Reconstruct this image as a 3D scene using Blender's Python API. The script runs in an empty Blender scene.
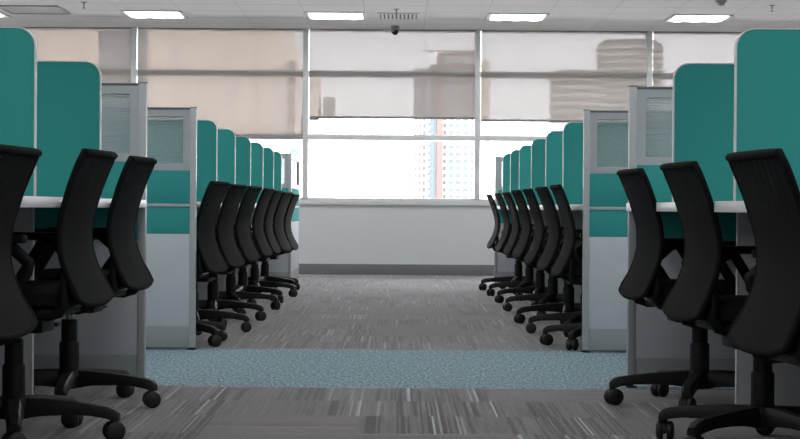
import bpy, bmesh, math, random
from mathutils import Vector, Matrix

random.seed(7)
PI = math.pi
scene = bpy.context.scene
col = scene.collection

# ------------------------------------------------------------------ materials
def nodes_of(m):
    m.use_nodes = True
    return m.node_tree.nodes, m.node_tree.links

def bsdf_of(m):
    return m.node_tree.nodes['Principled BSDF']

def lin(c):
    return tuple(((v / 255) / 12.92 if v / 255 <= .04045 else ((v / 255 + .055) / 1.055) ** 2.4) for v in c)

def plain(name, rgb, rough=.5, metal=0, noise=0, scale=40, bump=0, spec=.5):
    """procedural: base colour with a little noise mottling and an optional bump"""
    m = bpy.data.materials.new(name)
    N, L = nodes_of(m)
    b = bsdf_of(m)
    b.inputs['Roughness'].default_value = rough
    b.inputs['Metallic'].default_value = metal
    b.inputs['Specular IOR Level'].default_value = spec
    tc = N.new('ShaderNodeTexCoord')
    nt = N.new('ShaderNodeTexNoise')
    nt.inputs['Scale'].default_value = scale
    nt.inputs['Detail'].default_value = 3
    L.new(tc.outputs['Object'], nt.inputs['Vector'])
    r = N.new('ShaderNodeValToRGB')
    r.color_ramp.elements[0].position = .3
    r.color_ramp.elements[1].position = .7
    lo = [max(0, v * (1 - noise)) for v in rgb]
    hi = [min(1, v * (1 + noise)) for v in rgb]
    r.color_ramp.elements[0].color = (*lo, 1)
    r.color_ramp.elements[1].color = (*hi, 1)
    L.new(nt.outputs['Fac'], r.inputs['Fac'])
    L.new(r.outputs['Color'], b.inputs['Base Color'])
    if bump:
        bp = N.new('ShaderNodeBump')
        bp.inputs['Strength'].default_value = bump
        bp.inputs['Distance'].default_value = .002
        L.new(nt.outputs['Fac'], bp.inputs['Height'])
        L.new(bp.outputs['Normal'], b.inputs['Normal'])
    return m

M = {}
M['teal'] = plain('teal_fabric', (.042, .315, .298), .95, 0, .10, 900, .3, .2)
M['trim_white'] = plain('white_edge_trim', (.62, .64, .66), .4, 0, .02)
M['laminate'] = plain('white_laminate', (.74, .76, .79), .35, 0, .02, 8)
M['panel_white'] = plain('white_panel', (.50, .54, .585), .45, 0, .02, 6)
M['kick'] = plain('grey_kick_plate', (.29, .32, .335), .45, 0, .02, 6)
M['alu'] = plain('grey_aluminium', (.43, .455, .48), .4, .25, .03, 30)
M['alu_dark'] = plain('dark_aluminium', (.13, .14, .15), .45, .3, .03, 30)
M['mullion'] = plain('window_aluminium', (.74, .755, .77), .4, .1, .02, 10)
M['wall'] = plain('painted_wall', (.66, .675, .695), .75, 0, .015, 3)
M['skirt'] = plain('grey_skirting', (.17, .18, .19), .5, 0, .03, 8)
M['plastic'] = plain('black_plastic', (.009, .0095, .0105), .5, 0, .1, 60, 0, .22)
M['fabric'] = plain('black_fabric', (.010, .0105, .012), .95, 0, .25, 700, .4, .1)
M['rubber'] = plain('black_rubber', (.009, .009, .01), .6, 0, .1, 60)
M['chrome'] = plain('grey_steel', (.40, .41, .43), .25, .9, .02, 30)
M['housing'] = plain('white_enamel', (.75, .75, .75), .5, 0, .01, 20)
M['vent_grey'] = plain('grey_grille', (.30, .30, .30), .5, 0, .03, 30)
M['vent_dark'] = plain('dark_duct', (.16, .16, .165), .8, 0, .03, 30)
M['black_dome'] = plain('smoked_dome', (.01, .01, .012), .12, 0, .02, 30)

def mesh_fabric():
    m = bpy.data.materials.new('black_chair_mesh')
    N, L = nodes_of(m)
    b = bsdf_of(m)
    b.inputs['Base Color'].default_value = (.010, .0105, .012, 1)
    b.inputs['Roughness'].default_value = .9
    b.inputs['Specular IOR Level'].default_value = .12
    out = N['Material Output']
    tr = N.new('ShaderNodeBsdfTransparent')
    mx = N.new('ShaderNodeMixShader')
    tc = N.new('ShaderNodeTexCoord')
    sep = N.new('ShaderNodeSeparateXYZ')
    L.new(tc.outputs['Object'], sep.inputs[0])
    # the knit is more open towards the top of the backrest
    mr = N.new('ShaderNodeMapRange')
    mr.inputs['From Min'].default_value = .62
    mr.inputs['From Max'].default_value = .86
    mr.inputs['To Min'].default_value = .01
    mr.inputs['To Max'].default_value = .13
    L.new(sep.outputs['Z'], mr.inputs['Value'])
    w = N.new('ShaderNodeTexWave')
    w.inputs['Scale'].default_value = 9
    w.inputs['Distortion'].default_value = 5
    w.inputs['Detail'].default_value = 1
    L.new(tc.outputs['Object'], w.inputs['Vector'])
    mu = N.new('ShaderNodeMath'); mu.operation = 'MULTIPLY'
    L.new(mr.outputs[0], mu.inputs[0]); L.new(w.outputs['Fac'], mu.inputs[1])
    L.new(mu.outputs[0], mx.inputs['Fac'])
    L.new(b.outputs[0], mx.inputs[1]); L.new(tr.outputs[0], mx.inputs[2])
    L.new(mx.outputs[0], out.inputs['Surface'])
    return m
M['mesh'] = mesh_fabric()

def pane_glass():
    m = bpy.data.materials.new('window_glass')
    N, L = nodes_of(m)
    N.remove(bsdf_of(m))
    out = N['Material Output']
    tr = N.new('ShaderNodeBsdfTransparent'); tr.inputs[0].default_value = (.94, .94, .945, 1)
    gl = N.new('ShaderNodeBsdfGlossy'); gl.inputs['Roughness'].default_value = .02
    fr = N.new('ShaderNodeFresnel'); fr.inputs[0].default_value = 1.3
    mx = N.new('ShaderNodeMixShader')
    L.new(fr.outputs[0], mx.inputs[0]); L.new(tr.outputs[0], mx.inputs[1]); L.new(gl.outputs[0], mx.inputs[2])
    L.new(mx.outputs[0], out.inputs['Surface'])
    return m
M['glass'] = pane_glass()

def ribbed_glass():
    m = bpy.data.materials.new('ribbed_frosted_glass')
    N, L = nodes_of(m)
    b = bsdf_of(m)
    b.inputs['Base Color'].default_value = (.48, .54, .565, 1)
    b.inputs['Roughness'].default_value = .35
    out = N['Material Output']
    tc = N.new('ShaderNodeTexCoord')
    w = N.new('ShaderNodeTexWave'); w.bands_direction = 'Z'
    w.inputs['Scale'].default_value = 32
    w.inputs['Distortion'].default_value = .3
    L.new(tc.outputs['Object'], w.inputs['Vector'])
    bp = N.new('ShaderNodeBump'); bp.inputs['Strength'].default_value = .12; bp.inputs['Distance'].default_value = .002
    L.new(w.outputs['Fac'], bp.inputs['Height'])
    rf = N.new('ShaderNodeBsdfRefraction')
    rf.inputs['Roughness'].default_value = .12
    rf.inputs['IOR'].default_value = 1.12
    rf.inputs['Color'].default_value = (.85, .90, .91, 1)
    L.new(bp.outputs['Normal'], rf.inputs['Normal'])
    L.new(bp.outputs['Normal'], b.inputs['Normal'])
    mx = N.new('ShaderNodeMixShader')
    mr = N.new('ShaderNodeMapRange'); mr.inputs['To Min'].default_value = .53; mr.inputs['To Max'].default_value = .66
    L.new(w.outputs['Fac'], mr.inputs['Value']); L.new(mr.outputs[0], mx.inputs[0])
    L.new(b.outputs[0], mx.inputs[1]); L.new(rf.outputs[0], mx.inputs[2])
    L.new(mx.outputs[0], out.inputs['Surface'])
    return m
M['ribbed'] = ribbed_glass()

def blind_fabric():
    m = bpy.data.materials.new('screen_blind_fabric')
    N, L = nodes_of(m)
    N.remove(bsdf_of(m))
    out = N['Material Output']
    df = N.new('ShaderNodeBsdfDiffuse'); df.inputs[0].default_value = (.50, .47, .44, 1)
    tl = N.new('ShaderNodeBsdfTranslucent'); tl.inputs[0].default_value = (.080, .075, .071, 1)
    ad = N.new('ShaderNodeMixShader'); ad.inputs[0].default_value = .5
    tr = N.new('ShaderNodeBsdfTransparent')
    mx = N.new('ShaderNodeMixShader')
    tc = N.new('ShaderNodeTexCoord')
    nt = N.new('ShaderNodeTexNoise'); nt.inputs['Scale'].default_value = 120
    L.new(tc.outputs['Object'], nt.inputs['Vector'])
    mr = N.new('ShaderNodeMapRange')
    mr.inputs['To Min'].default_value = .030; mr.inputs['To Max'].default_value = .038
    L.new(nt.outputs['Fac'], mr.inputs['Value'])
    L.new(mr.outputs[0], mx.inputs[0])
    L.new(df.outputs[0], ad.inputs[1]); L.new(tl.outputs[0], ad.inputs[2])
    L.new(ad.outputs[0], mx.inputs[1]); L.new(tr.outputs[0], mx.inputs[2])
    L.new(mx.outputs[0], out.inputs['Surface'])
    return m
M['blind'] = blind_fabric()

def lamp(strength):
    m = bpy.data.materials.new('lamp_diffuser')
    N, L = nodes_of(m)
    N.remove(bsdf_of(m))
    e = N.new('ShaderNodeEmission')
    e.inputs[0].default_value = (1, .985, .96, 1)
    e.inputs[1].default_value = strength
    L.new(e.outputs[0], N['Material Output'].inputs['Surface'])
    return m
LAMP = 11.5
M['lamp'] = lamp(LAMP)

def math_node(N, L, op, a, b=None):
    n = N.new('ShaderNodeMath'); n.operation = op
    for i, v in enumerate((a, b)):
        if v is None: continue
        if isinstance(v, (int, float)): n.inputs[i].default_value = v
        else: L.new(v, n.inputs[i])
    return n.outputs[0]

def ramp(N, L, fac, stops):
    r = N.new('ShaderNodeValToRGB')
    e = r.color_ramp.elements
    while len(e) < len(stops): e.new(.5)
    for k, (p, c) in enumerate(stops):
        e[k].position = p; e[k].color = (*c, 1)
    L.new(fac, r.inputs['Fac'])
    return r.outputs['Color']

def mixc(N, L, fac, a, b):
    n = N.new('ShaderNodeMix'); n.data_type = 'RGBA'
    if isinstance(fac, (int, float)): n.inputs[0].default_value = fac
    else: L.new(fac, n.inputs[0])
    for i, v in ((6, a), (7, b)):
        if isinstance(v, tuple): n.inputs[i].default_value = (*v, 1)
        else: L.new(v, n.inputs[i])
    return n.outputs[2]

def carpet_grey():
    m = bpy.data.materials.new('grey_streaked_carpet_tiles')
    N, L = nodes_of(m); b = bsdf_of(m)
    b.inputs['Roughness'].default_value = .95
    b.inputs['Specular IOR Level'].default_value = .15
    b.inputs['Sheen Weight'].default_value = .75
    b.inputs['Sheen Roughness'].default_value = .3
    tc = N.new('ShaderNodeTexCoord')
    mp = N.new('ShaderNodeMapping'); mp.inputs['Location'].default_value = (.13, .14, 0)
    L.new(tc.outputs['Object'], mp.inputs['Vector'])
    sp = N.new('ShaderNodeSeparateXYZ'); L.new(mp.outputs[0], sp.inputs[0])
    tx = math_node(N, L, 'FLOOR', math_node(N, L, 'MULTIPLY', sp.outputs['X'], 2.0))
    ty = math_node(N, L, 'FLOOR', math_node(N, L, 'MULTIPLY', sp.outputs['Y'], 2.0))
    par = math_node(N, L, 'FLOORED_MODULO', math_node(N, L, 'ADD', tx, ty), 2.0)
    cell = N.new('ShaderNodeCombineXYZ'); L.new(tx, cell.inputs[0]); L.new(ty, cell.inputs[1])
    wn = N.new('ShaderNodeTexWhiteNoise'); wn.noise_dimensions = '2D'
    L.new(cell.outputs[0], wn.inputs['Vector'])
    rnd = wn.outputs['Value']
    par = math_node(N, L, 'GREATER_THAN', math_node(N, L, 'FRACT', math_node(N, L, 'MULTIPLY', rnd, 7.31)), .70)
    # streak noise along Y and along X
    def streak(sx, sy, off):
        mq = N.new('ShaderNodeMapping')
        mq.inputs['Scale'].default_value = (sx, sy, 1)
        L.new(mp.outputs[0], mq.inputs['Vector'])
        addv = N.new('ShaderNodeVectorMath'); addv.operation = 'ADD'
        sc = N.new('ShaderNodeVectorMath'); sc.operation = 'SCALE'; sc.inputs['Scale'].default_value = 37.7
        cb = N.new('ShaderNodeCombineXYZ'); L.new(rnd, cb.inputs[0]); L.new(rnd, cb.inputs[1]); cb.inputs[2].default_value = off
        L.new(cb.outputs[0], sc.inputs[0])
        L.new(mq.outputs[0], addv.inputs[0]); L.new(sc.outputs[0], addv.inputs[1])
        nt = N.new('ShaderNodeTexNoise'); nt.inputs['Scale'].default_value = 1; nt.inputs['Detail'].default_value = 2
        nt.inputs['Roughness'].default_value = .6
        L.new(addv.outputs[0], nt.inputs['Vector'])
        return nt.outputs['Fac']
    along = streak(95, 1.2, 0)
    across = streak(1.2, 95, 3)
    mixv = N.new('ShaderNodeMix'); mixv.data_type = 'FLOAT'
    L.new(par, mixv.inputs[0]); L.new(along, mixv.inputs[2]); L.new(math_node(N, L, 'ADD', math_node(N, L, 'MULTIPLY', across, .6), .2), mixv.inputs[3])
    c = ramp(N, L, mixv.outputs[0], [(.34, (.092, .083, .089)), (.45, (.148, .134, .142)), (.58, (.193, .175, .186)), (.70, (.26, .248, .255))])
    # tiles differ a little
    tone = math_node(N, L, 'ADD', math_node(N, L, 'MULTIPLY', rnd, .22), .89)
    hsv = N.new('ShaderNodeHueSaturation'); L.new(tone, hsv.inputs['Value']); L.new(c, hsv.inputs['Color'])
    # single yarn lines that run the length of a tile: dark ones in clusters, a few pale, fewer pale blue
    run = N.new('ShaderNodeMix'); run.data_type = 'FLOAT'
    L.new(par, run.inputs[0]); L.new(sp.outputs['X'], run.inputs[2]); L.new(sp.outputs['Y'], run.inputs[3])
    yv = N.new('ShaderNodeCombineXYZ')
    L.new(math_node(N, L, 'FLOOR', math_node(N, L, 'MULTIPLY', run.outputs[0], 132)), yv.inputs[0])
    L.new(math_node(N, L, 'MULTIPLY', rnd, 97.0), yv.inputs[1])
    yw = N.new('ShaderNodeTexWhiteNoise'); yw.noise_dimensions = '2D'
    L.new(yv.outputs[0], yw.inputs['Vector']); v = yw.outputs['Value']
    gv = N.new('ShaderNodeCombineXYZ')
    L.new(math_node(N, L, 'MULTIPLY', run.outputs[0], 7.0), gv.inputs[0]); L.new(math_node(N, L, 'MULTIPLY', rnd, 61.0), gv.inputs[1])
    gn = N.new('ShaderNodeTexNoise'); gn.inputs['Scale'].default_value = 1; gn.inputs['Detail'].default_value = 0
    L.new(gv.outputs[0], gn.inputs['Vector'])
    grp = math_node(N, L, 'GREATER_THAN', gn.outputs['Fac'], .45)
    soft = math_node(N, L, 'SUBTRACT', 1.0, math_node(N, L, 'MULTIPLY', par, .55))
    dk = math_node(N, L, 'MULTIPLY', math_node(N, L, 'MULTIPLY', math_node(N, L, 'LESS_THAN', v, .40), grp), math_node(N, L, 'MULTIPLY', soft, .9))
    c1 = mixc(N, L, dk, hsv.outputs[0], (.036, .032, .035))
    lt = math_node(N, L, 'MULTIPLY', math_node(N, L, 'GREATER_THAN', v, .935), math_node(N, L, 'MULTIPLY', soft, .75))
    c1b = mixc(N, L, lt, c1, (.42, .41, .42))
    ac = math_node(N, L, 'MULTIPLY', math_node(N, L, 'GREATER_THAN', v, .983), math_node(N, L, 'SUBTRACT', 1.0, math_node(N, L, 'MULTIPLY', par, .7)))
    c2 = mixc(N, L, ac, c1b, (.44, .52, .56))
    L.new(c2, b.inputs['Base Color'])
    fn = N.new('ShaderNodeTexNoise'); fn.inputs['Scale'].default_value = 350
    L.new(tc.outputs['Object'], fn.inputs['Vector'])
    bp = N.new('ShaderNodeBump'); bp.inputs['Strength'].default_value = .5; bp.inputs['Distance'].default_value = .003
    L.new(fn.outputs['Fac'], bp.inputs['Height']); L.new(bp.outputs[0], b.inputs['Normal'])
    return m
M['carpet'] = carpet_grey()

def carpet_blue():
    m = bpy.data.materials.new('blue_flecked_carpet_tiles')
    N, L = nodes_of(m); b = bsdf_of(m)
    b.inputs['Roughness'].default_value = .95
    b.inputs['Specular IOR Level'].default_value = .15
    b.inputs['Sheen Weight'].default_value = .15
    b.inputs['Sheen Roughness'].default_value = .3
    tc = N.new('ShaderNodeTexCoord')
    mp = N.new('ShaderNodeMapping'); mp.inputs['Scale'].default_value = (85, 20, 1); mp.inputs['Rotation'].default_value = (0, 0, .25)
    L.new(tc.outputs['Object'], mp.inputs['Vector'])
    nt = N.new('ShaderNodeTexNoise'); nt.inputs['Scale'].default_value = 1; nt.inputs['Detail'].default_value = 3
    L.new(mp.outputs[0], nt.inputs['Vector'])
    c = ramp(N, L, nt.outputs['Fac'], [(.32, (.060, .095, .118)), (.48, (.150, .235, .275)), (.62, (.245, .345, .38)), (.74, (.46, .55, .57))])
    L.new(c, b.inputs['Base Color'])
    bp = N.new('ShaderNodeBump'); bp.inputs['Strength'].default_value = .5; bp.inputs['Distance'].default_value = .003
    L.new(nt.outputs['Fac'], bp.inputs['Height']); L.new(bp.outputs[0], b.inputs['Normal'])
    return m
M['carpet_blue'] = carpet_blue()

def ceiling_tiles(ox, oy):
    m = bpy.data.materials.new('ceiling_tiles')
    N, L = nodes_of(m); b = bsdf_of(m)
    b.inputs['Roughness'].default_value = .9
    tc = N.new('ShaderNodeTexCoord')
    sp = N.new('ShaderNodeSeparateXYZ'); L.new(tc.outputs['Object'], sp.inputs[0])
    T = .6035
    def line(o, off, w):
        v = math_node(N, L, 'DIVIDE', math_node(N, L, 'SUBTRACT', o, off), T)
        f = math_node(N, L, 'FRACT', v)
        d = math_node(N, L, 'ABSOLUTE', math_node(N, L, 'SUBTRACT', f, .5))
        return math_node(N, L, 'GREATER_THAN', d, .5 - w)
    g = math_node(N, L, 'MAXIMUM', line(sp.outputs['X'], ox, .005), line(sp.outputs['Y'], oy, .022))
    nt = N.new('ShaderNodeTexNoise'); nt.inputs['Scale'].default_value = 60; nt.inputs['Detail'].default_value = 4
    L.new(tc.outputs['Object'], nt.inputs['Vector'])
    c = ramp(N, L, nt.outputs['Fac'], [(.35, (.80, .795, .785)), (.7, (.85, .845, .835))])
    L.new(mixc(N, L, g, c, (.60, .60, .60)), b.inputs['Base Color'])
    return m
M['ceiling'] = ceiling_tiles(-2.755, 18.05)

def facade(name, rgb, rough=.8, noise=.05):
    return plain(name, tuple(.33 * v for v in rgb), rough, 0, noise, .05)
M['f_beige'] = plain('beige_render', (.80, .675, .56), .8, 0, .05, .05)
M['f_ring'] = plain('pale_balcony_render', (.40, .36, .32), .8, 0, .05, .05)
M['f_rib'] = plain('beige_rib', (.74, .60, .50), .8, 0, .05, .05)
M['f_glass_pale'] = plain('pale_window_glass', (.085, .09, .095), .5, 0, .1, .2, 0, .2)
M['f_pale'] = facade('pale_render', (.74, .72, .70))
M['f_white'] = facade('white_render', (.80, .80, .80))
M['f_grey'] = facade('grey_concrete', (.36, .36, .36))
M['f_blue'] = facade('blue_render', (.18, .235, .27))
M['f_orange'] = facade('orange_render', (.50, .160, .135))
M['f_tan'] = facade('tan_render', (.55, .46, .38))
M['f_glass'] = plain('dark_window_glass', (.062, .078, .080), .5, 0, .1, .2, 0, .2)
M['f_glass_grey'] = plain('grey_window_glass', (.042, .045, .050), .5, 0, .1, .2, 0, .2)
M['ground'] = plain('city_ground', (.50, .49, .47), .9, 0, .1, .02)

# ------------------------------------------------------------------ mesh helpers
def box(bm, x0, x1, y0, y1, z0, z1, bev=0):
    if x0 > x1: x0, x1 = x1, x0
    if y0 > y1: y0, y1 = y1, y0
    vs = [bm.verts.new((x, y, z)) for z in (z0, z1) for y in (y0, y1) for x in (x0, x1)]
    q = [(0, 2, 3, 1), (4, 5, 7, 6), (0, 1, 5, 4), (2, 6, 7, 3), (0, 4, 6, 2), (1, 3, 7, 5)]
    fs = [bm.faces.new([vs[i] for i in f]) for f in q]
    if bev:
        es = list({e for f in fs for e in f.edges})
        bmesh.ops.bevel(bm, geom=es, offset=bev, segments=2, affect='EDGES', profile=.6)

def tube(bm, pts, r, seg=8, closed=False, flat=1.0):
    """sweep a round (or flattened) section along a polyline; r may be a list"""
    P = [Vector(p) for p in pts]; n = len(P)
    rr = r if isinstance(r, (list, tuple)) else [r] * n
    rings = []
    up = None
    for i in range(n):
        if closed: t = (P[(i + 1) % n] - P[i - 1])
        else: t = P[min(i + 1, n - 1)] - P[max(i - 1, 0)]
        t.normalize()
        if up is None:
            a = Vector((1, 0, 0)) if abs(t.x) < .9 else Vector((0, 0, 1))
            up = (a - t * a.dot(t)).normalized()
        else:
            up = (up - t * up.dot(t)).normalized()
        s = t.cross(up)
        rings.append([bm.verts.new(P[i] + (up * math.cos(2 * PI * k / seg) + s * math.sin(2 * PI * k / seg) * flat) * rr[i]) for k in range(seg)])
    m = n if closed else n - 1
    for i in range(m):
        a, b = rings[i], rings[(i + 1) % n]
        for k in range(seg):
            bm.faces.new((a[k], a[(k + 1) % seg], b[(k + 1) % seg], b[k]))
    if not closed:
        bm.faces.new(list(reversed(rings[0]))); bm.faces.new(rings[-1])

def lathe(bm, prof, c=(0, 0, 0), seg=20, axis='Z'):
    rings = []
    c = Vector(c)
    for r, h in prof:
        ring = []
        for k in range(seg):
            a = 2 * PI * k / seg
            u, v = r * math.cos(a), r * math.sin(a)
            p = Vector((u, v, h)) if axis == 'Z' else Vector((h, u, v)) if axis == 'X' else Vector((u, h, v))
            ring.append(bm.verts.new(c + p))
        rings.append(ring)
    for a, b in zip(rings, rings[1:]):
        for k in range(seg):
            bm.faces.new((a[k], a[(k + 1) % seg], b[(k + 1) % seg], b[k]))
    bm.faces.new(list(reversed(rings[0]))); bm.faces.new(rings[-1])

def prism(bm, outline, y0, y1):
    """outline of (x, z) extruded along Y"""
    a = [bm.verts.new((x, y0, z)) for x, z in outline]
    b = [bm.verts.new((x, y1, z)) for x, z in outline]
    n = len(a)
    bm.faces.new(a); bm.faces.new(list(reversed(b)))
    for k in range(n):
        bm.faces.new((a[(k + 1) % n], a[k], b[k], b[(k + 1) % n]))

def ring_prism(bm, outer, inner, y0, y1):
    n = len(outer)
    V = [[bm.verts.new((x, y, z)) for x, z in o] for o in (outer, inner) for y in (y0, y1)]
    oa, ob, ia, ib = V
    for k in range(n):
        j = (k + 1) % n
        bm.faces.new((oa[k], oa[j], ia[j], ia[k])); bm.faces.new((ob[j], ob[k], ib[k], ib[j]))
        bm.faces.new((oa[j], oa[k], ob[k], ob[j])); bm.faces.new((ia[k], ia[j], ib[j], ib[k]))

def build(name, bm, mat, parent=None, smooth=True, angle=35):
    bmesh.ops.recalc_face_normals(bm, faces=bm.faces[:])
    me = bpy.data.meshes.new(name)
    bm.to_mesh(me); bm.free()
    mats = mat if isinstance(mat, (list, tuple)) else [mat]
    for k in mats: me.materials.append(k)
    if smooth:
        me.shade_smooth()
        me.set_sharp_from_angle(angle=math.radians(angle))
    o = bpy.data.objects.new(name, me)
    col.objects.link(o)
    if parent is not None: o.parent = parent
    return o

def B(): return bmesh.new()

def box_obj(name, dims, mat, parent=None, bev=0):
    bm = B(); box(bm, *dims, bev); return build(name, bm, mat, parent)

def tag(o, label=None, cat=None, group=None, kind=None):
    if label: o['label'] = label
    if cat: o['category'] = cat
    if group: o['group'] = group
    if kind: o['kind'] = kind
    return o

def empty(name, loc=(0, 0, 0), rz=0):
    o = bpy.data.objects.new(name, None)
    o.empty_display_size = .1
    o.location = loc; o.rotation_euler = (0, 0, rz)
    col.objects.link(o)
    return o

def copy_tree(o, parent=None):
    c = o.copy(); col.objects.link(c)
    if parent is not None: c.parent = parent
    for ch in list(o.children): copy_tree(ch, c)
    return c

# ------------------------------------------------------------------ camera
EYE = .724; F = 1830.0
def px(x, y, d):
    """a point of the place, at distance d, from its pixel in the photograph"""
    return ((x - 398) * d / F, d, EYE + (208 + .007 * (x - 400) - y) * d / F)

cam = bpy.data.cameras.new('camera')
cam.sensor_width = 36; cam.lens = F / 800 * 36
cam.clip_start = .05; cam.clip_end = 4000
co = bpy.data.objects.new('camera', cam); col.objects.link(co)
yaw = -2 / F; pitch = -11.5 / F
Rm = Matrix.Rotation(yaw, 4, 'Z') @ Matrix.Rotation(PI / 2 + pitch, 4, 'X') @ Matrix.Rotation(.007, 4, 'Z')
co.matrix_world = Matrix.Translation((0, 0, EYE)) @ Rm
scene.camera = co

# ------------------------------------------------------------------ the room
YW = 19.8; HC = 2.653; BAY = 1.856; M0 = -1.006
XL = M0 - 3 * BAY; XR = M0 + 4 * BAY; YB = -4.0

def structure(name, bm, mat, parent=None, smooth=True):
    o = build(name, bm, mat, parent, smooth)
    if parent is None: o['kind'] = 'structure'
    return o

bm = B()
ys = [YB, 7.36, 9.33, YW + .1]
rows = [[bm.verts.new((x, y, 0)) for x in (XL, XR)] for y in ys]
for k in range(3):
    f = bm.faces.new((rows[k][0], rows[k][1], rows[k + 1][1], rows[k + 1][0]))
    f.material_index = 1 if k == 1 else 0
bot = [[bm.verts.new((x, y, -.12)) for x in (XL, XR)] for y in (YB, YW + .1)]
bm.faces.new((bot[0][0], bot[1][0], bot[1][1], bot[0][1]))
bm.faces.new((rows[0][0], bot[0][0], bot[0][1], rows[0][1]))
bm.faces.new((rows[3][1], bot[1][1], bot[1][0], rows[3][0]))
floor = structure('floor', bm, [M['carpet'], M['carpet_blue']], None, False)

bm = B(); box(bm, XL, XR, YB, YW + .35, HC, HC + .25); structure('ceiling', bm, M['ceiling'], None, False)
bm = B(); box(bm, XL - .15, XL, YB, YW + .3, -.12, HC + .25); structure('wall_left', bm, M['wall'], None, False)
bm = B(); box(bm, XR, XR + .15, YB, YW + .3, -.12, HC + .25); structure('wall_right', bm, M['wall'], None, False)
bm = B(); box(bm, XL - .15, XR + .15, YB - .15, YB, -.12, HC + .25); structure('wall_behind', bm, M['wall'], None, False)
bm = B(); box(bm, XL, XR, YW, YW + .3, -.12, .756); structure('wall_window', bm, M['wall'], None, False)
bm = B(); box(bm, XL, XR, YW - .014, YW, 0, .115, .003); structure('baseboard_window', bm, M['skirt'])
bm = B(); box(bm, XL, XR, YW - .03, YW + .2, .756, .829, .004); structure('trim_1', bm, M['mullion'])   # sill rail
n = 2
for k in range(-3, 5):
    x = M0 + k * BAY
    bm = B(); box(bm, x - .03, x + .03, YW - .05, YW + .16, .829, HC, .003)
    structure('trim_%d' % n, bm, M['mullion']); n += 1

bays = {-3: 1.46, -2: 1.42, -1: 1.463, 0: 1.687, 1: 1.663, 2: 1.55, 3: 1.6}
names = {-3: 'cream roller blind nearest the left wall, beyond the left edge of the view',
         -2: 'cream screen roller blind half hidden behind the tall teal screens on the left',
         -1: 'wide screen roller blind drawn lowest, down to the window crossbar, left of the aisle',
         0: 'screen roller blind of the middle window, with the orange striped tower showing through',
         1: 'pale screen roller blind with two round towers showing through it, right of the aisle',
         2: 'screen roller blind half hidden behind the tall teal screens on the right',
         3: 'screen roller blind nearest the right wall, beyond the right edge of the view'}
w = 1
for k, zb in bays.items():
    x0 = M0 + k * BAY + .03; x1 = x0 + BAY - .06
    win = empty('window_%d' % w, ((x0 + x1) / 2, YW + .05, .829)); win['kind'] = 'structure'; w += 1
    X0, X1 = x0 - win.location.x, x1 - win.location.x
    for (a, b) in ((2.141, 2.206), (1.457, 1.517)):
        bm = B(); box(bm, X0, X1, -.03, .10, a - .829, b - .829, .003)
        build('crossbar', bm, M['mullion'], win)
    for (a, b) in ((.829, 1.457), (1.517, 2.141), (2.206, HC)):
        bm = B(); box(bm, X0, X1, .03, .042, a - .829, b - .829)
        build('window_pane', bm, M['glass'], win, False)
    # the blind
    r = empty('roller_blind', ((x0 + x1) / 2, YW - .02, HC))
    tag(r, names[k], 'blind', 'roller blinds along the window wall')
    bm = B(); bm.faces.new([bm.verts.new(q) for q in ((X0 + .007, 0, zb - HC + .012), (X1, 0, zb - HC + .012), (X1, 0, -.001), (X0 + .007, 0, -.001))])
    build('blind_fabric', bm, M['blind'], r, False)
    bm = B(); tube(bm, [(X0 + .007, 0, zb - HC + .012), (X1, 0, zb - HC + .012)], .014, 10)
    build('bottom_bar', bm, M['vent_grey'], r)
    bm = B(); tube(bm, [(X0 + .012, .012, -.011), (X1, .012, -.011)], .009, 12)
    build('roller_tube', bm, M['mullion'], r)

# ------------------------------------------------------------------ ceiling fittings
def make_light():
    r = empty('ceiling_light', (0, 0, HC))
    bm = B()
    o = [(-.30, -.325), (.30, -.325), (.30, .325), (-.30, .325)]
    i = [(-.268, -.30), (.268, -.30), (.268, .30), (-.268, .30)]
    ring = B()
    ring_prism(ring, o, i, -.012, 0)
    for v in ring.verts: v.co = Vector((v.co.x, v.co.z, v.co.y))
    build('light_frame', ring, M['housing'], r)
    box_obj('light_tray', (-.268, .268, -.30, .30, -.004, -.001), M['housing'], r)
    # three side by side lamp cells, each a shallow lens that bulges down
    for k in (-1, 0, 1):
        bm = B()
        nx, ny = 8, 6
        g = []
        for a in range(nx + 1):
            u = -1 + 2 * a / nx
            rowv = []
            for c in range(ny + 1):
                v = -1 + 2 * c / ny
                z = -.006 - .020 * (1 - u * u) * (1 - v ** 4)
                rowv.append(bm.verts.new((k * .1787 + u * .0885, v * (.300 - .060 * abs(u) ** 1.6), z)))
            g.append(rowv)
        for a in range(nx):
            for c in range(ny):
                bm.faces.new((g[a][c], g[a][c + 1], g[a + 1][c + 1], g[a + 1][c]))
        build('lamp_cell', bm, M['lamp'], r, True, 60)
    return r
light0 = make_light()
LX = [-2.453 + 1.817 * k for k in range(-2, 6) if XL + .4 < -2.453 + 1.817 * k < XR - .4]
vis = {-4: 'ceiling light cut by the left edge of the photo, beside the grey air grille',
       -2: 'lit ceiling light panel above the left window mullion, right of the grey air grille',
       -1: 'lit ceiling light panel left of the slotted ceiling vent',
       1: 'lit ceiling light panel over the aisle, right of the slotted ceiling vent',
       3: 'lit ceiling light panel at right, near the smoke detector above the tall teal screen'}
first = True
for row, y in enumerate((18.38, 15.97, 13.55, 11.14, 8.72, 6.31, 3.9, 1.5, -1.0)):
    for x in LX:
        o = light0 if first else copy_tree(light0)
        first = False
        o.location = (x, y, HC)
        lab = None
        if row == 0:
            for kx, t in vis.items():
                if abs(x - {-4: -4.27, -2: -2.453, -1: -.636, 1: 1.181, 3: 2.998}[kx]) < .2: lab = t
        if lab: tag(o, lab, 'light', 'lit ceiling lights in the row by the windows')
        else: tag(o, 'square three-cell ceiling light above the top edge of the photo', 'light', 'ceiling lights out of the frame')

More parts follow.
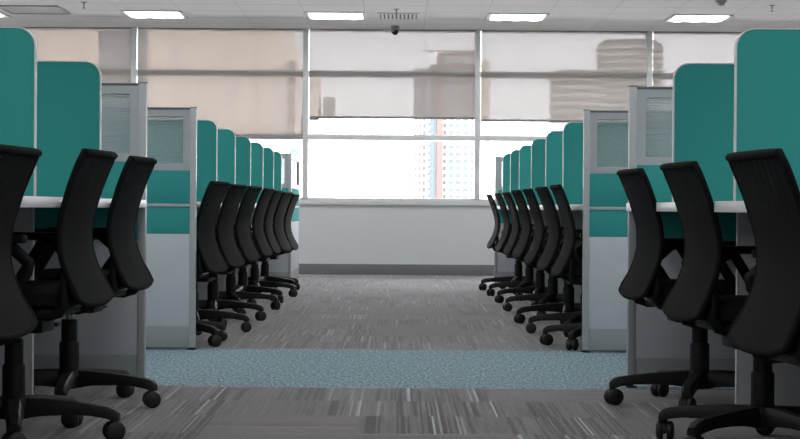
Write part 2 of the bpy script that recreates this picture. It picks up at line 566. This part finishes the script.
v = empty('ceiling_vent', (-.01, 18.38, HC))
tag(v, 'slotted air vent in the ceiling over the aisle, between two lit lights', 'vent')
ring = B()
o_ = [(-.21, -.28), (.21, -.28), (.21, .28), (-.21, .28)]; i_ = [(-.185, -.255), (.185, -.255), (.185, .255), (-.185, .255)]
ring_prism(ring, o_, i_, -.012, 0)
for q in ring.verts: q.co = Vector((q.co.x, q.co.z, q.co.y))
build('vent_frame', ring, M['housing'], v)
box_obj('duct_back', (-.185, .185, -.255, .255, -.002, -.0005), M['vent_dark'], v)
for k in range(9):
    x = -.16 + k * .04
    box_obj('vent_slat', (x - .011, x + .011, -.255, .255, -.012, -.003), M['housing'], v, .001)

g = empty('air_grille', (-3.6, 18.02, HC))
tag(g, 'flat grey return air grille in the ceiling above the tall left screens', 'vent')
ring = B()
o_ = [(-.30, -.36), (.30, -.36), (.30, .36), (-.30, .36)]; i_ = [(-.27, -.33), (.27, -.33), (.27, .33), (-.27, .33)]
ring_prism(ring, o_, i_, -.012, 0)
for q in ring.verts: q.co = Vector((q.co.x, q.co.z, q.co.y))
build('grille_frame', ring, M['vent_grey'], g)
box_obj('grille_core', (-.27, .27, -.33, .33, -.008, -.001), M['vent_grey'], g)

def sprinkler(x, y, label):
    r = empty('fire_sprinkler', (x, y, HC))
    tag(r, label, 'sprinkler', 'fire sprinklers under the ceiling')
    bm = B(); lathe(bm, [(.03, -.003), (.03, .004)]); lathe(bm, [(.009, -.03), (.009, -.003)])
    build('sprinkler_body', bm, M['chrome'], r)
    bm = B(); lathe(bm, [(.004, -.055), (.004, -.03)]); lathe(bm, [(.018, -.058), (.018, -.055)])
    build('deflector', bm, M['alu_dark'], r)
sprinkler(-2.99, 17.35, 'small fire sprinkler hanging right of the grey air grille, at left')
sprinkler(-.03, 17.75, 'small fire sprinkler hanging over the slotted ceiling vent')
sprinkler(3.5, 17.2, 'small fire sprinkler hanging above the tall right screen, right of the smoke detector')

d = empty('smoke_detector', (2.96, 16.85, HC))
tag(d, 'round smoke detector at the top edge, above the right ceiling light', 'smoke detector')
bm = B(); lathe(bm, [(.045, -.02), (.055, -.006), (.055, 0)]); build('detector_base', bm, M['vent_grey'], d)
bm = B(); lathe(bm, [(.01, -.05), (.028, -.046), (.036, -.03), (.036, -.018)]); build('detector_head', bm, M['vent_grey'], d)

c = empty('security_camera', (-.045, 19.4, HC))
tag(c, 'small dark dome security camera hanging from the ceiling at the middle window', 'security camera')
bm = B(); lathe(bm, [(.036, -.045), (.046, -.035), (.046, 0)]); build('camera_mount', bm, M['vent_grey'], c)
bm = B(); lathe(bm, [(.006, -.098), (.022, -.093), (.034, -.078), (.038, -.060), (.036, -.043)]); build('camera_dome', bm, M['black_dome'], c)

# ------------------------------------------------------------------ partitions, screens, desks
PH = 1.224
XA = {-1: 1.045, 1: .943}          # far rows; the front rows stand at XN
XN = {-1: 1.022, 1: .926}
# distance of the aisle edge of each row from the view line
SPINE = 1.76

def end_panel(side, y, label, group='glazed end panels of the workstation rows', a=None):
    """end panel across a row; local x runs from the aisle edge (0) into the row"""
    a = XA[side] if a is None else a
    r = empty('end_panel', (side * a, y, 0))
    tag(r, label, 'partition', group)
    s = side; W = SPINE - a; T = .045
    def bx(name, x0, x1, y0, y1, z0, z1, m, bev=.002):
        return box_obj(name, (s * x0, s * x1, y0, y1, z0, z1), m, r, bev)
    bx('aisle_post', 0, .030, 0, T, .012, PH, M['alu'], .003)
    bx('post_cap', -.001, .031, -.001, T + .001, PH, PH + .004, M['alu_dark'], .001)
    bx('top_rail', .030, W, 0, T, PH - .010, PH, M['alu_dark'], .002)
    ring = B()
    o = [(s * .030, .905), (s * W, .905), (s * W, PH - .010), (s * .030, PH - .010)]
    i = [(s * .066, .940), (s * (W - .035), .940), (s * (W - .035), PH - .044), (s * .066, PH - .044)]
    ring_prism(ring, o, i, .003, T - .003)
    build('window_frame', ring, M['alu'], r)
    p = bx('window_pane', .066, W - .035, .019, .026, .940, PH - .044, M['ribbed'], 0)
    bx('teal_panel', .030, W, .004, T - .004, .737, .905, M['teal'])
    bx('divider_strip', .030, W, .001, T - .001, .722, .737, M['alu'])
    bx('teal_panel', .030, W, .004, T - .004, .585, .722, M['teal'])
    bx('white_panel', .030, W, .003, T - .003, .118, .585, M['panel_white'])
    bx('kick_plate', .030, W, .004, T - .004, .012, .118, M['kick'])
    bm = B(); lathe(bm, [(.024, 0), (.024, .006), (.008, .009), (.008, .014)], (s * .018, T / 2, 0))
    build('levelling_foot', bm, M['rubber'], r)
    return r

end_panel(-1, 7.43, 'glazed end panel nearest on the left, beside the front left chairs and the blue carpet', a=1.026)
end_panel(1, 7.43, 'glazed end panel nearest on the right, behind the front right chairs', a=.938)
end_panel(-1, 9.24, 'glazed end panel at the start of the far left row, across the blue carpet', a=1.022)
end_panel(1, 9.24, 'glazed end panel at the start of the far right row, across the blue carpet', a=.937)
end_panel(-1, 17.14, 'end panel closing the far left row, nearest the windows', a=1.00)
end_panel(1, 17.6, 'end panel closing the far right row, nearest the windows', a=.93)

# return panel along the aisle at the far end of the left row
r = empty('return_panel', (-1.00, 17.19, 0))
tag(r, 'low side panel along the aisle at the window end of the left row, catching daylight', 'partition')
def rb(name, y0, y1, x0, x1, z0, z1, m, bev=.002): return box_obj(name, (x0, x1, y0, y1, z0, z1), m, r, bev)
L_ = 1.35
rb('end_post', L_ - .03, L_, -.045, 0, .012, PH, M['alu'])
rb('top_rail', 0, L_ - .03, -.045, 0, PH - .012, PH, M['alu'])
for (a, b) in ((.905, .94), (PH - .045, PH - .012)): rb('window_rail', 0, L_ - .03, -.042, -.003, a, b, M['alu'])
rb('window_stile', L_ - .07, L_ - .03, -.042, -.003, .94, PH - .045, M['alu_dark'])
rb('window_pane', 0, L_ - .07, -.026, -.019, .94, PH - .045, M['ribbed'], 0)
rb('teal_panel', 0, L_ - .03, -.041, -.004, .737, .905, M['teal'])
rb('divider_strip', 0, L_ - .03, -.044, -.001, .722, .737, M['alu'])
rb('teal_panel', 0, L_ - .03, -.041, -.004, .585, .722, M['teal'])
rb('white_panel', 0, L_ - .03, -.042, -.003, .118, .585, M['panel_white'])
rb('kick_plate', 0, L_ - .03, -.041, -.004, .012, .118, M['kick'])

DT = .750
def screen_outline(w, h, rad, inset, s):
    x0, x1, z0, z1 = inset, w, 0, h - inset
    rr = rad - inset
    pts = [(s * x1, z0), (s * x0, z0)]
    for k in range(9):
        t = PI - k * PI / 16
        pts.append((s * (x0 + rr + rr * math.cos(t)), z1 - rr + rr * math.sin(t)))
    pts.append((s * x1, z1))
    return pts

def screen(side, y, label, group, a=None):
    a = XA[side] if a is None else a
    r = empty('desk_screen', (side * a, y, DT))
    tag(r, label, 'desk screen', group)
    W, H = SPINE - a - .004, PH - DT
    bm = B(); prism(bm, screen_outline(W, H, .054, .004, side), -.008, .008)
    build('fabric_panel', bm, M['teal'], r)
    bm = B()
    o = screen_outline(W, H, .054, 0, side); i = screen_outline(W, H, .054, .004, side)
    # an open band along the aisle edge, round the corner and along the top
    n_ = len(o)
    Vv = [[bm.verts.new((x, yy, z)) for x, z in oo[1:]] for oo in (o, i) for yy in (-.010, .010)]
    oa, ob, ia, ib = Vv
    for k in range(n_ - 2):
        j = k + 1
        bm.faces.new((oa[k], oa[j], ia[j], ia[k])); bm.faces.new((ob[j], ob[k], ib[k], ib[j]))
        bm.faces.new((oa[j], oa[k], ob[k], ob[j])); bm.faces.new((ia[k], ia[j], ib[j], ib[k]))
    for k in (0, n_ - 2):
        bm.faces.new((oa[k], ob[k], ib[k], ia[k]))
    build('edge_trim', bm, M['trim_white'], r)
    return r

ordn = ['second', 'third', 'fourth', 'fifth', 'sixth']
far_l = [10.55, 11.74, 12.96, 14.16, 15.36, 16.4]
far_r = [10.5, 11.73, 13.0, 14.3, 15.43, 16.55]
near_l = [2.75, 3.94, 5.13, 6.33]
near_r = [2.60, 3.80, 5.02, 6.23]
for side, ysn, ysf, nm in ((-1, near_l, far_l, 'left'), (1, near_r, far_r, 'right')):
    gn = 'teal desk screens of the front %s row' % nm
    labs = {0: 'teal desk screen out of view beside the camera, %s row' % nm,
            1: 'teal desk screen just outside the %s edge of the photo' % nm,
            2: 'tallest looking teal desk screen with rounded corner, cut by the %s edge of the photo' % nm,
            3: 'teal desk screen with rounded corner beside the nearest glazed end panel on the %s' % nm}
    for k, y in enumerate(ysn):
        if k == 0: continue
        screen(side, y, labs[k], gn, {(-1, 2): 1.016, (-1, 3): 1.029, (1, 2): .921, (1, 3): .933}.get((side, k), XN[side]))
    gf = 'teal desk screens of the far %s row' % nm
    for k, y in enumerate(ysf):
        if k == 0: t = 'dark teal desk screen first behind the end panel of the far %s row' % nm
        elif k == 5: t = 'teal desk screen nearest the windows in the far %s row' % nm
        else: t = '%s teal desk screen from the end panel in the far %s row' % (ordn[k - 1], nm)
        screen(side, y, t, gf)

def bench(side, y0, y1, gables, label, gx, a):
    r = empty('bench_desk', (side * a, y0, 0))
    tag(r, label, 'desk', 'white bench desks under the teal screens')
    s = side; W = SPINE - a - .004
    box_obj('worktop', (0, s * W, .003, y1 - y0 - .003, DT - .032, DT), M['laminate'], r, .003)
    for y in gables:
        gb = box_obj('leg_panel', (s * (gx - a), s * (W - .02), y - y0 - .0125, y - y0 + .0125, .012, DT - .032), M['panel_white'], r, .002)
        box_obj('edge_band', (s * (gx - a - .006), s * (gx - a), y - y0 - .0125, y - y0 + .0125, .012, DT - .032), M['trim_white'], gb, .001)
    return r
bench(-1, 2.75, 7.43, [3.94, 5.13, 6.33], 'white bench desk in the front left row, behind the nearest left chairs', 1.265, XN[-1])
bench(1, 2.62, 7.43, [3.80, 5.02, 6.23], 'white bench desk in the front right row, behind the nearest right chairs', 1.16, XN[1])
bench(-1, 9.29, 17.14, [10.12, 11.16, 12.3, 13.4, 14.36, 15.3, 16.5], 'long white bench desk of the far left row, behind seven black chairs', 1.265, XA[-1])
bench(1, 9.29, 17.6, [10.1, 11.1, 12.25, 13.5, 14.6, 15.65, 16.8], 'long white bench desk of the far right row, behind seven black chairs', 1.16, XA[1])

def spine(side, y0, y1, label):
    r = empty('spine_panel', (side * SPINE, y0, 0))
    tag(r, label, 'partition', 'spine panels behind the desks')
    s = side
    def bx(name, x0, x1, z0, z1, m): return box_obj(name, (s * x0, s * x1, 0, y1 - y0, z0, z1), m, r, .002)
    bx('top_rail', 0, .045, PH - .03, PH, M['alu'])
    bx('teal_panel', .003, .042, .737, PH - .03, M['teal'])
    bx('divider_strip', 0, .045, .722, .737, M['alu'])
    bx('white_panel', .003, .042, .118, .722, M['panel_white'])
    bx('kick_plate', .004, .041, .012, .118, M['kick'])
spine(-1, 2.75, 7.475, 'long partition behind the desks of the front left row')
spine(1, 2.62, 7.475, 'long partition behind the desks of the front right row')
spine(-1, 9.24, 17.19, 'long partition behind the desks of the far left row')
spine(1, 9.24, 17.65, 'long partition behind the desks of the far right row')

# ------------------------------------------------------------------ the chair
BP = [(.425, -.272), (.465, -.255), (.50, -.238), (.535, -.222), (.575, -.208), (.615, -.200), (.655, -.199), (.70, -.205),
      (.745, -.218), (.79, -.231), (.835, -.248), (.875, -.265), (.905, -.278)]
def back_y(z):
    for (z0, y0), (z1, y1) in zip(BP, BP[1:]):
        if z <= z1: return y0 + (y1 - y0) * (z - z0) / (z1 - z0)
    return BP[-1][1]
def back_w(z):
    t = (z - .425) / .48
    return .205 - .013 * math.sin(PI * min(1, t * 1.05)) ** 1.3 - .008 * t + .016 * max(0, (.53 - z) / .09) ** 1.4
def back_pt(u, z, off=0):
    y = back_y(z) + .012 * u * u * (1 - .4 * (z - .425) / .48)
    dip = max(0, 1 - (z - .439) / .08)
    return Vector((u * back_w(z), y + off, z + .010 * dip * (abs(u) ** 4) - .010 * dip * (1 - u * u)))

def make_chair():
    r = empty('office_chair')
    # seat cushion: rounded slab, waterfall front
    bm = B()
    nx, ny = 14, 14
    def seat_pt(u, v, top):
        # superellipse plan
        k = max(abs(u), abs(v))
        if k > 1e-6:
            e = 3.6
            sc = k / ((abs(u) ** e + abs(v) ** e) ** (1 / e)) if (u or v) else 1
        else: sc = 1
        uu, vv = u * sc, v * sc
        rim = max(0, (k - .72) / .28)
        z = (.486 - .026 * rim ** 2.2 + .010 * abs(uu) ** 2) if top else (.414 + .020 * rim ** 2)
        if vv > .45: z -= .035 * ((vv - .45) / .55) ** 2
        return (uu * .238, .012 + vv * .222, z)
    G = {}
    for t in (1, 0):
        for a in range(nx + 1):
            for c in range(ny + 1):
                G[t, a, c] = bm.verts.new(seat_pt(-1 + 2 * a / nx, -1 + 2 * c / ny, t))
    for t in (1, 0):
        for a in range(nx):
            for c in range(ny):
                bm.faces.new((G[t, a, c], G[t, a + 1, c], G[t, a + 1, c + 1], G[t, a, c + 1]))
    per = [(a, 0) for a in range(nx)] + [(nx, c) for c in range(ny)] + [(a, ny) for a in range(nx, 0, -1)] + [(0, c) for c in range(ny, 0, -1)]
    for k in range(len(per)):
        p, q = per[k], per[(k + 1) % len(per)]
        bm.faces.new((G[1, p[0], p[1]], G[1, q[0], q[1]], G[0, q[0], q[1]], G[0, p[0], p[1]]))
    build('seat', bm, M['fabric'], r, True, 60)
    bm = B(); box(bm, -.19, .19, -.17, .19, .392, .420, .012); build('seat_shell', bm, M['plastic'], r)
    bm = B(); box(bm, -.075, .075, -.11, .10, .338, .394, .012); build('tilt_mechanism', bm, M['plastic'], r)
    bm = B()
    tube(bm, [(.06, -.03, .372), (.17, -.05, .366), (.235, -.06, .352)], .006, 8)
    box(bm, .225, .275, -.075, -.045, .340, .352, .004)
    build('tilt_lever', bm, M['plastic'], r)
    # backrest: mesh panel in a tubular frame
    bm = B()
    zs = [.444 + (.886 - .444) * k / 22 for k in range(23)]
    us = [-1 + 2 * k / 12 for k in range(13)]
    for off in (-.007, .007):
        g = [[bm.verts.new(back_pt(u * .985, z, off)) for u in us] for z in zs]
        for a in range(22):
            for c in range(12):
                bm.faces.new((g[a][c], g[a][c + 1], g[a + 1][c + 1], g[a + 1][c]))
    bmesh.ops.recalc_face_normals(bm, faces=bm.faces[:])
    me = bpy.data.meshes.new('backrest_mesh'); bm.to_mesh(me); bm.free()
    me.materials.append(M['mesh']); me.shade_smooth()
    bo = bpy.data.objects.new('backrest_mesh', me); col.objects.link(bo); bo.parent = r
    # frame outline
    pts = []
    for k in range(9): pts.append(back_pt(-.96 + 1.92 * k / 8, .439))
    for z in zs[1:-1]: pts.append(back_pt(1, z))
    for k in range(9): pts.append(back_pt(.97 - 1.94 * k / 8, .893))
    for z in reversed(zs[1:-1]): pts.append(back_pt(-1, z))
    bm = B(); tube(bm, pts, .0095, 10, True)
    build('backrest_frame', bm, M['fabric'], r, True, 70)
    # rolled top edge
    bm = B(); tube(bm, [back_pt(-.98 + 1.96 * k / 10, .890, -.004) for k in range(11)], [.010] + [.011] * 9 + [.010], 10)
    build('top_roll', bm, M['fabric'], r, True, 70)
    # brackets: loops from the sides of the backrest to under the seat
    for s in (-1, 1):
        bm = B()
        p0 = back_pt(s * .96, .53, .006)
        tube(bm, [p0, (s * .195, -.205, .475), (s * .195, -.212, .43), (s * .190, -.195, .408), (s * .18, -.155, .396), (s * .165, -.10, .400)], .010, 8, False, 1.4)
        build('backrest_bracket', bm, M['plastic'], r, True, 60)
    # armrests
    for s in (-1, 1):
        x = s * .247
        bm = B(); box(bm, x - .030, x + .030, -.105, .150, .618, .644, .011)
        arm = build('arm_pad', bm, M['plastic'], r)
        bm = B()
        tube(bm, [(s * .215, .090, .428), (x, .085, .445), (x, -.020, .612), (x, -.055, .612), (x, -.118, .556), (x, -.110, .535), (x, -.045, .440), (s * .215, -.04, .426)], .0145, 8, False, 1.3)
        build('arm_support', bm, M['plastic'], arm, True, 50)
    # column
    bm = B(); lathe(bm, [(.014, .215), (.014, .345)]); build('gas_rod', bm, M['chrome'], r)
    bm = B(); lathe(bm, [(.036, .10), (.036, .225), (.033, .232), (.0295, .233), (.0295, .306), (.026, .312)], seg=22); build('column_cover', bm, M['plastic'], r)
    # five-star base
    bm = B()
    lathe(bm, [(.030, .062), (.052, .066), (.055, .110), (.046, .128), (.036, .130)], seg=20)
    for k in range(5):
        a = 2 * PI * k / 5
        R3 = Matrix.Rotation(a, 3, 'Z')
        # tapered arm: rows of (radius, half width, top z, bottom z)
        sec = [(.035, .030, .128, .066), (.10, .029, .126, .076), (.18, .026, .120, .080), (.25, .023, .112, .078), (.300, .022, .106, .070), (.322, .021, .098, .062), (.334, .016, .086, .062)]
        rr = []
        for rad, hw, zt, zb in sec:
            ring = []
            for (yy, z) in ((-hw, zb), (-hw * 1.02, zb + (zt - zb) * .6), (-hw * .6, zt), (hw * .6, zt), (hw * 1.02, zb + (zt - zb) * .6), (hw, zb)):
                ring.append(bm.verts.new(R3 @ Vector((rad, yy, z))))
            rr.append(ring)
        for p, q in zip(rr, rr[1:]):
            for j in range(6):
                bm.faces.new((p[j], p[(j + 1) % 6], q[(j + 1) % 6], q[j]))
        bm.faces.new(rr[0]); bm.faces.new(list(reversed(rr[-1])))
    base = build('star_base', bm, M['plastic'], r, True, 40)
    # casters: hooded twin wheels
    for k in range(5):
        a = 2 * PI * k / 5
        bm = B()
        lathe(bm, [(.008, .040), (.008, .066)], (0, 0, 0))
        # hood between the wheels
        hood = [(.031 * math.cos(t), .031 + .031 * math.sin(t)) for t in [PI * q / 8 for q in range(9)]]
        prism(bm, hood + [(-.026, .024), (.026, .024)], -.006, .006)
        cs = build('caster', bm, M['plastic'], r)
        cs.location = (.318 * math.cos(a), .318 * math.sin(a), 0)
        cs.rotation_euler = (0, 0, a + (.9, -.5, 1.6, .3, 2.2)[k])
        for s in (-1, 1):
            bm = B()
            lathe(bm, [(.016, .007), (.0285, .008), (.031, .013), (.030, .022), (.022, .027), (.010, .028)] if s > 0 else
                      [(.016, -.007), (.0285, -.008), (.031, -.013), (.030, -.022), (.022, -.027), (.010, -.028)], (0, 0, .031), 20, 'Y')
            build('wheel', bm, M['rubber'], cs)
    return r

proto = make_chair()
used = False
def chair(x, y, side, theta, lift, base_deg, label, group):
    """theta turns the back of the chair towards the camera; base_deg is the heading of one foot of the base"""
    global used
    o = copy_tree(proto) if used else proto
    used = True
    # sitter faces the desk: local +Y towards the desk
    rz = (PI / 2 if side < 0 else -PI / 2) + (-math.radians(theta) if side < 0 else math.radians(theta))
    o.location = (x, y, 0); o.rotation_euler = (0, 0, rz)
    turn = math.radians(base_deg) - rz
    for ch in o.children:
        nm = ch.name.split('.')[0]
        if nm in ('star_base', 'caster'):
            Rz = Matrix.Rotation(turn, 4, 'Z')
            if nm == 'star_base': ch.rotation_euler = (0, 0, turn)
            else:
                loc = Rz @ (Vector(ch.location) if not ch.get('_r') else Vector(ch.location))
                ch.location = loc
                ch.rotation_euler = (0, 0, ch.rotation_euler.z + turn + random.uniform(-1, 1))
        elif nm == 'column_cover':
            pass
        elif nm == 'gas_rod':
            ch.location.z = lift * 0
        else:
            ch.location.z = lift
    tag(o, label, 'chair', group)
    return o

# the prototype is turned last, so copies start from its clean state
specs = []
gl = 'black mesh office chairs of the front left row'
gr = 'black mesh office chairs of the front right row'
specs += [(-1.19, 6.64, -1, 4.5, 0, -13, 'black mesh office chair beside the nearest glazed end panel on the left', gl),
          (-1.187, 5.67, -1, 4.4, -.006, -6, 'black mesh office chair in the middle of the front left three, before the teal screens', gl),
          (-1.222, 4.60, -1, 5, -.03, 10, 'black mesh office chair cut by the left edge of the photo', gl),
          (1.122, 6.78, 1, 4.8, -.028, 181, 'black mesh office chair beside the nearest glazed end panel on the right', gr),
          (1.116, 5.58, 1, 5.4, -.033, 149, 'black mesh office chair in the middle of the front right three', gr),
          (1.105, 4.36, 1, 6.2, -.036, 165, 'black mesh office chair at the right edge of the photo, nearest the camera', gr)]
fl = [(9.64, 7.5, -.045), (10.6, 7, -.048), (11.7, 6.7, -.045), (12.9, 5, -.045), (13.9, 3.5, -.052), (14.8, 7, -.055), (15.8, 3.8, -.065)]
fr = [(9.62, 1.5, -.05), (10.6, 3.5, -.05), (11.6, 2.8, -.05), (12.9, 4, -.045), (14.05, 3, -.05), (15.1, 2, -.05), (16.2, 2, -.05)]
bl = [-36, -8, -12, -5, -25, -10, 36]
br = [160, 175, 190, 180, 188, 178, 185]
words = ['first', 'second', 'third', 'fourth', 'fifth', 'sixth']
for i, ((y, th, lf), bd) in enumerate(zip(fl, bl)):
    t = ('%s black mesh chair from the end panel in the far left row' % words[i]) if i < 6 else 'black mesh chair nearest the windows in the far left row'
    specs.append(((-1.20, -1.187, -1.18, -1.175, -1.175, -1.155, -1.145)[i], y, -1, th, lf, bd, t, 'black mesh office chairs of the far left row'))
for i, ((y, th, lf), bd) in enumerate(zip(fr, br)):
    t = ('%s black mesh chair from the end panel in the far right row' % words[i]) if i < 6 else 'black mesh chair nearest the windows in the far right row'
    specs.append(((1.093, 1.095, 1.085, 1.095, 1.095, 1.088, 1.07)[i], y, 1, th, lf, bd, t, 'black mesh office chairs of the far right row'))
copies = [proto] + [copy_tree(proto) for _ in specs[1:]]
_store = copies[:]
def copy_next(_o): return _store.pop(0)
_real = copy_tree
used = True
copy_tree = copy_next
for sp in specs: chair(*sp)
copy_tree = _real

# ------------------------------------------------------------------ the city outside
GZ = -45.0
bm = B(); box(bm, -1500, 1500, 60, 3000, GZ - 2, GZ); o = structure('ground', bm, M['ground'], None, False)

def bxs(name, x0p, x1p, topp, d, depth, mat, parent, zb=GZ, dy=0):
    """box standing on the ground whose front spans pixels x0p..x1p with its top at pixel topp"""
    X0 = px(x0p, 200, d)[0]; X1 = px(x1p, 200, d)[0]; Z = px((x0p + x1p) / 2, topp, d)[2]
    L0 = parent.location
    return box_obj(name, (X0 - L0.x, X1 - L0.x, d + dy - L0.y, d + dy + depth - L0.y, zb - L0.z, Z - L0.z), mat, parent)

def winbox(name, x0p, x1p, y0p, y1p, d, mat, parent, out=.15):
    a = px(x0p, y1p, d); b = px(x1p, y0p, d); L0 = parent.location
    return box_obj(name, (a[0] - L0.x, b[0] - L0.x, d - out - L0.y, d + .2 - L0.y, a[2] - L0.z, b[2] - L0.z), mat, parent)

# apartment tower with the blue and orange stripes
D = 769
t = empty('apartment_tower', (px(445, 200, D)[0], D, GZ))
tag(t, 'pale apartment tower with blue and orange vertical stripes outside the middle window', 'building')
bxs('tower_wing', 413, 429, 68, D, 12, M['f_white'], t, dy=2)
bxs('blue_bay', 428, 436.5, 65, D, 14, M['f_blue'], t, dy=0)
bxs('orange_pier', 436.5, 442.3, 53, D, 14, M['f_orange'], t, dy=-.8)
bxs('tower_shaft', 442.3, 480, 56, D, 20, M['f_white'], t)
bxs('side_wing', 480, 489.5, 61, D, 18, M['f_beige'], t, dy=3)
bxs('roof_crown', 443, 478, 51, D, 14, M['f_tan'], t, zb=px(445, 57, D)[2], dy=2)
bxs('crane_jib', 420, 474, 49.6, D, 1, M['f_grey'], t, zb=px(445, 50.8, D)[2], dy=4)
winbox('orange_band', 442.3, 480, 64.5, 67, D, M['f_orange'], t, .3)
for rowi in range(19):
    yc = 198 - 7.14 * rowi - 1.0
    for (a, b, m) in ((443.0, 445.6, 'f_glass_grey'), (448, 453, 'f_glass'), (455, 460.2, 'f_glass'), (462.6, 467.6, 'f_glass'), (470.3, 473.5, 'f_glass')):
        winbox('window', a, b, yc - 2.0, yc + 2.0, D, M[m], t)
for k in range(18):
    yc = 198 - 7.14 * k + 1.5
    winbox('balcony', 425.3, 429.3, yc - 2.0, yc + 2.0, D, M['f_white'], t, 1.2)
bm = B(); L0 = t.location
for rowi in range(17):
    yc = 198 - 7.14 * rowi - 1.0
    for (a, b) in ((414.2, 416.4), (418.5, 420.5), (422.5, 424.5)):
        p = px(a, yc + 2, D); q = px(b, yc - 2, D)
        box(bm, p[0] - L0.x, q[0] - L0.x, D + 1.85 - L0.y, D + 2.2 - L0.y, p[2] - L0.z, q[2] - L0.z)
o = build('wing_windows', bm, M['f_glass_pale'], t); o['kind'] = 'stuff'

# white block left of it
D = 333
t = empty('white_block', (px(312, 200, D)[0], D, GZ))
tag(t, 'sunlit white apartment block with small windows at the left of the middle window', 'building')
bxs('main_block', 300, 318, 77, D, 12, M['f_beige'], t, dy=.0, zb=px(310, 120, D)[2])
bxs('lower_block', 300, 333, 118, D, 12, M['f_white'], t)
bxs('stair_tower', 322, 333, 97, D, 8, M['f_tan'], t, zb=px(325, 118, D)[2], dy=1)
for yc in (130.8, 146.4, 166, 180, 197):
    for a in (313.2, 319): winbox('window', a, a + 4.6, yc - 3, yc + 3, D, M['f_glass_pale'], t)

# big beige block filling the left windows
D = 210
t = empty('beige_block', (px(180, 200, D)[0], D, GZ))
tag(t, 'big beige tower block filling the windows left of the aisle, seen through the blinds', 'building')
bxs('facade', -140, 287, -20, D, 15, M['f_beige'], t)
bxs('corner_bay', 287, 294, 47, D, 10, M['f_beige'], t, dy=.5)
bxs('low_wing', 276, 302, 137, D, 6, M['f_pale'], t, dy=-4)
for k in range(6):
    yc = 62 + 14 * k
    winbox('balcony', 287.5, 294.5, yc, yc + 6, D, M['f_tan'], t, .8)
for k, xx in enumerate((150, 178, 205, 232, 258, 40, 62, 84)):
    winbox('facade_rib', xx, xx + 9, -15, 200, D, M['f_rib'], t, .5)
winbox('window', 290.5, 298, 148, 156, D - 4, M['f_glass'], t)

# grey slab in front of it
D = 150
t = empty('grey_slab_tower', (px(114, 200, D)[0], D, GZ))
tag(t, 'plain grey slab tower behind the blind at the far left window post', 'building')
bxs('slab', 97, 133, -20, D, 8, M['f_grey'], t)
bxs('recess', 111, 112.5, -20, D, 1, M['f_glass_grey'], t, dy=-.1)

# two round towers in the right-hand window
def round_tower(xc, rp, topp, d, label, floors):
    c_ = px(xc, topp, d); R = rp * d / F
    t = empty('round_tower', (c_[0], d + R, GZ))
    tag(t, label, 'building', 'round towers behind the right blind')
    H = c_[2] - GZ
    bm = B(); lathe(bm, [(R * .93, 0), (R * .93, H - 1.5), (R * .80, H - 1.4), (R * .80, H)], seg=36); build('tower_core', bm, M['f_grey'], t)
    for k in range(floors):
        z = H - 5 - k * 3.6
        bm = B(); lathe(bm, [(R, z), (R, z + 1.6)], seg=36); build('balcony_ring', bm, M['f_ring'], t)
    return t
round_tower(578, 28, 69, 800, 'lower round tower with balcony rings behind the right blind', 20)
round_tower(633, 35, 38, 900, 'taller round tower with balcony rings behind the right window post', 26)

# ------------------------------------------------------------------ light
SKY = 14
w = bpy.data.worlds.new('world'); scene.world = w
w.use_nodes = True
bg = w.node_tree.nodes['Background']
bg.inputs[0].default_value = (.97, .965, 1.0, 1)
bg.inputs[1].default_value = SKY
sun = bpy.data.lights.new('sun', 'SUN'); sun.energy = 12.0; sun.angle = .02; sun.color = (1, .93, .82)
so = bpy.data.objects.new('sun', sun); col.objects.link(so)
so.rotation_euler = Vector((-.78, .40, -.45)).to_track_quat('-Z', 'Y').to_euler()   # low, from behind the building
so.location = (0, -20, 60)

vs = scene.view_settings
scene.display_settings.display_device = 'sRGB'
vs.view_transform = 'Standard'; vs.look = 'None'; vs.exposure = 0; vs.gamma = 1
vs.use_curve_mapping = False
scene.cycles.max_bounces = 10
scene.cycles.diffuse_bounces = 5
scene.cycles.transparent_max_bounces = 16
scene.cycles.sample_clamp_indirect = 8
scene.cycles.use_denoising = True
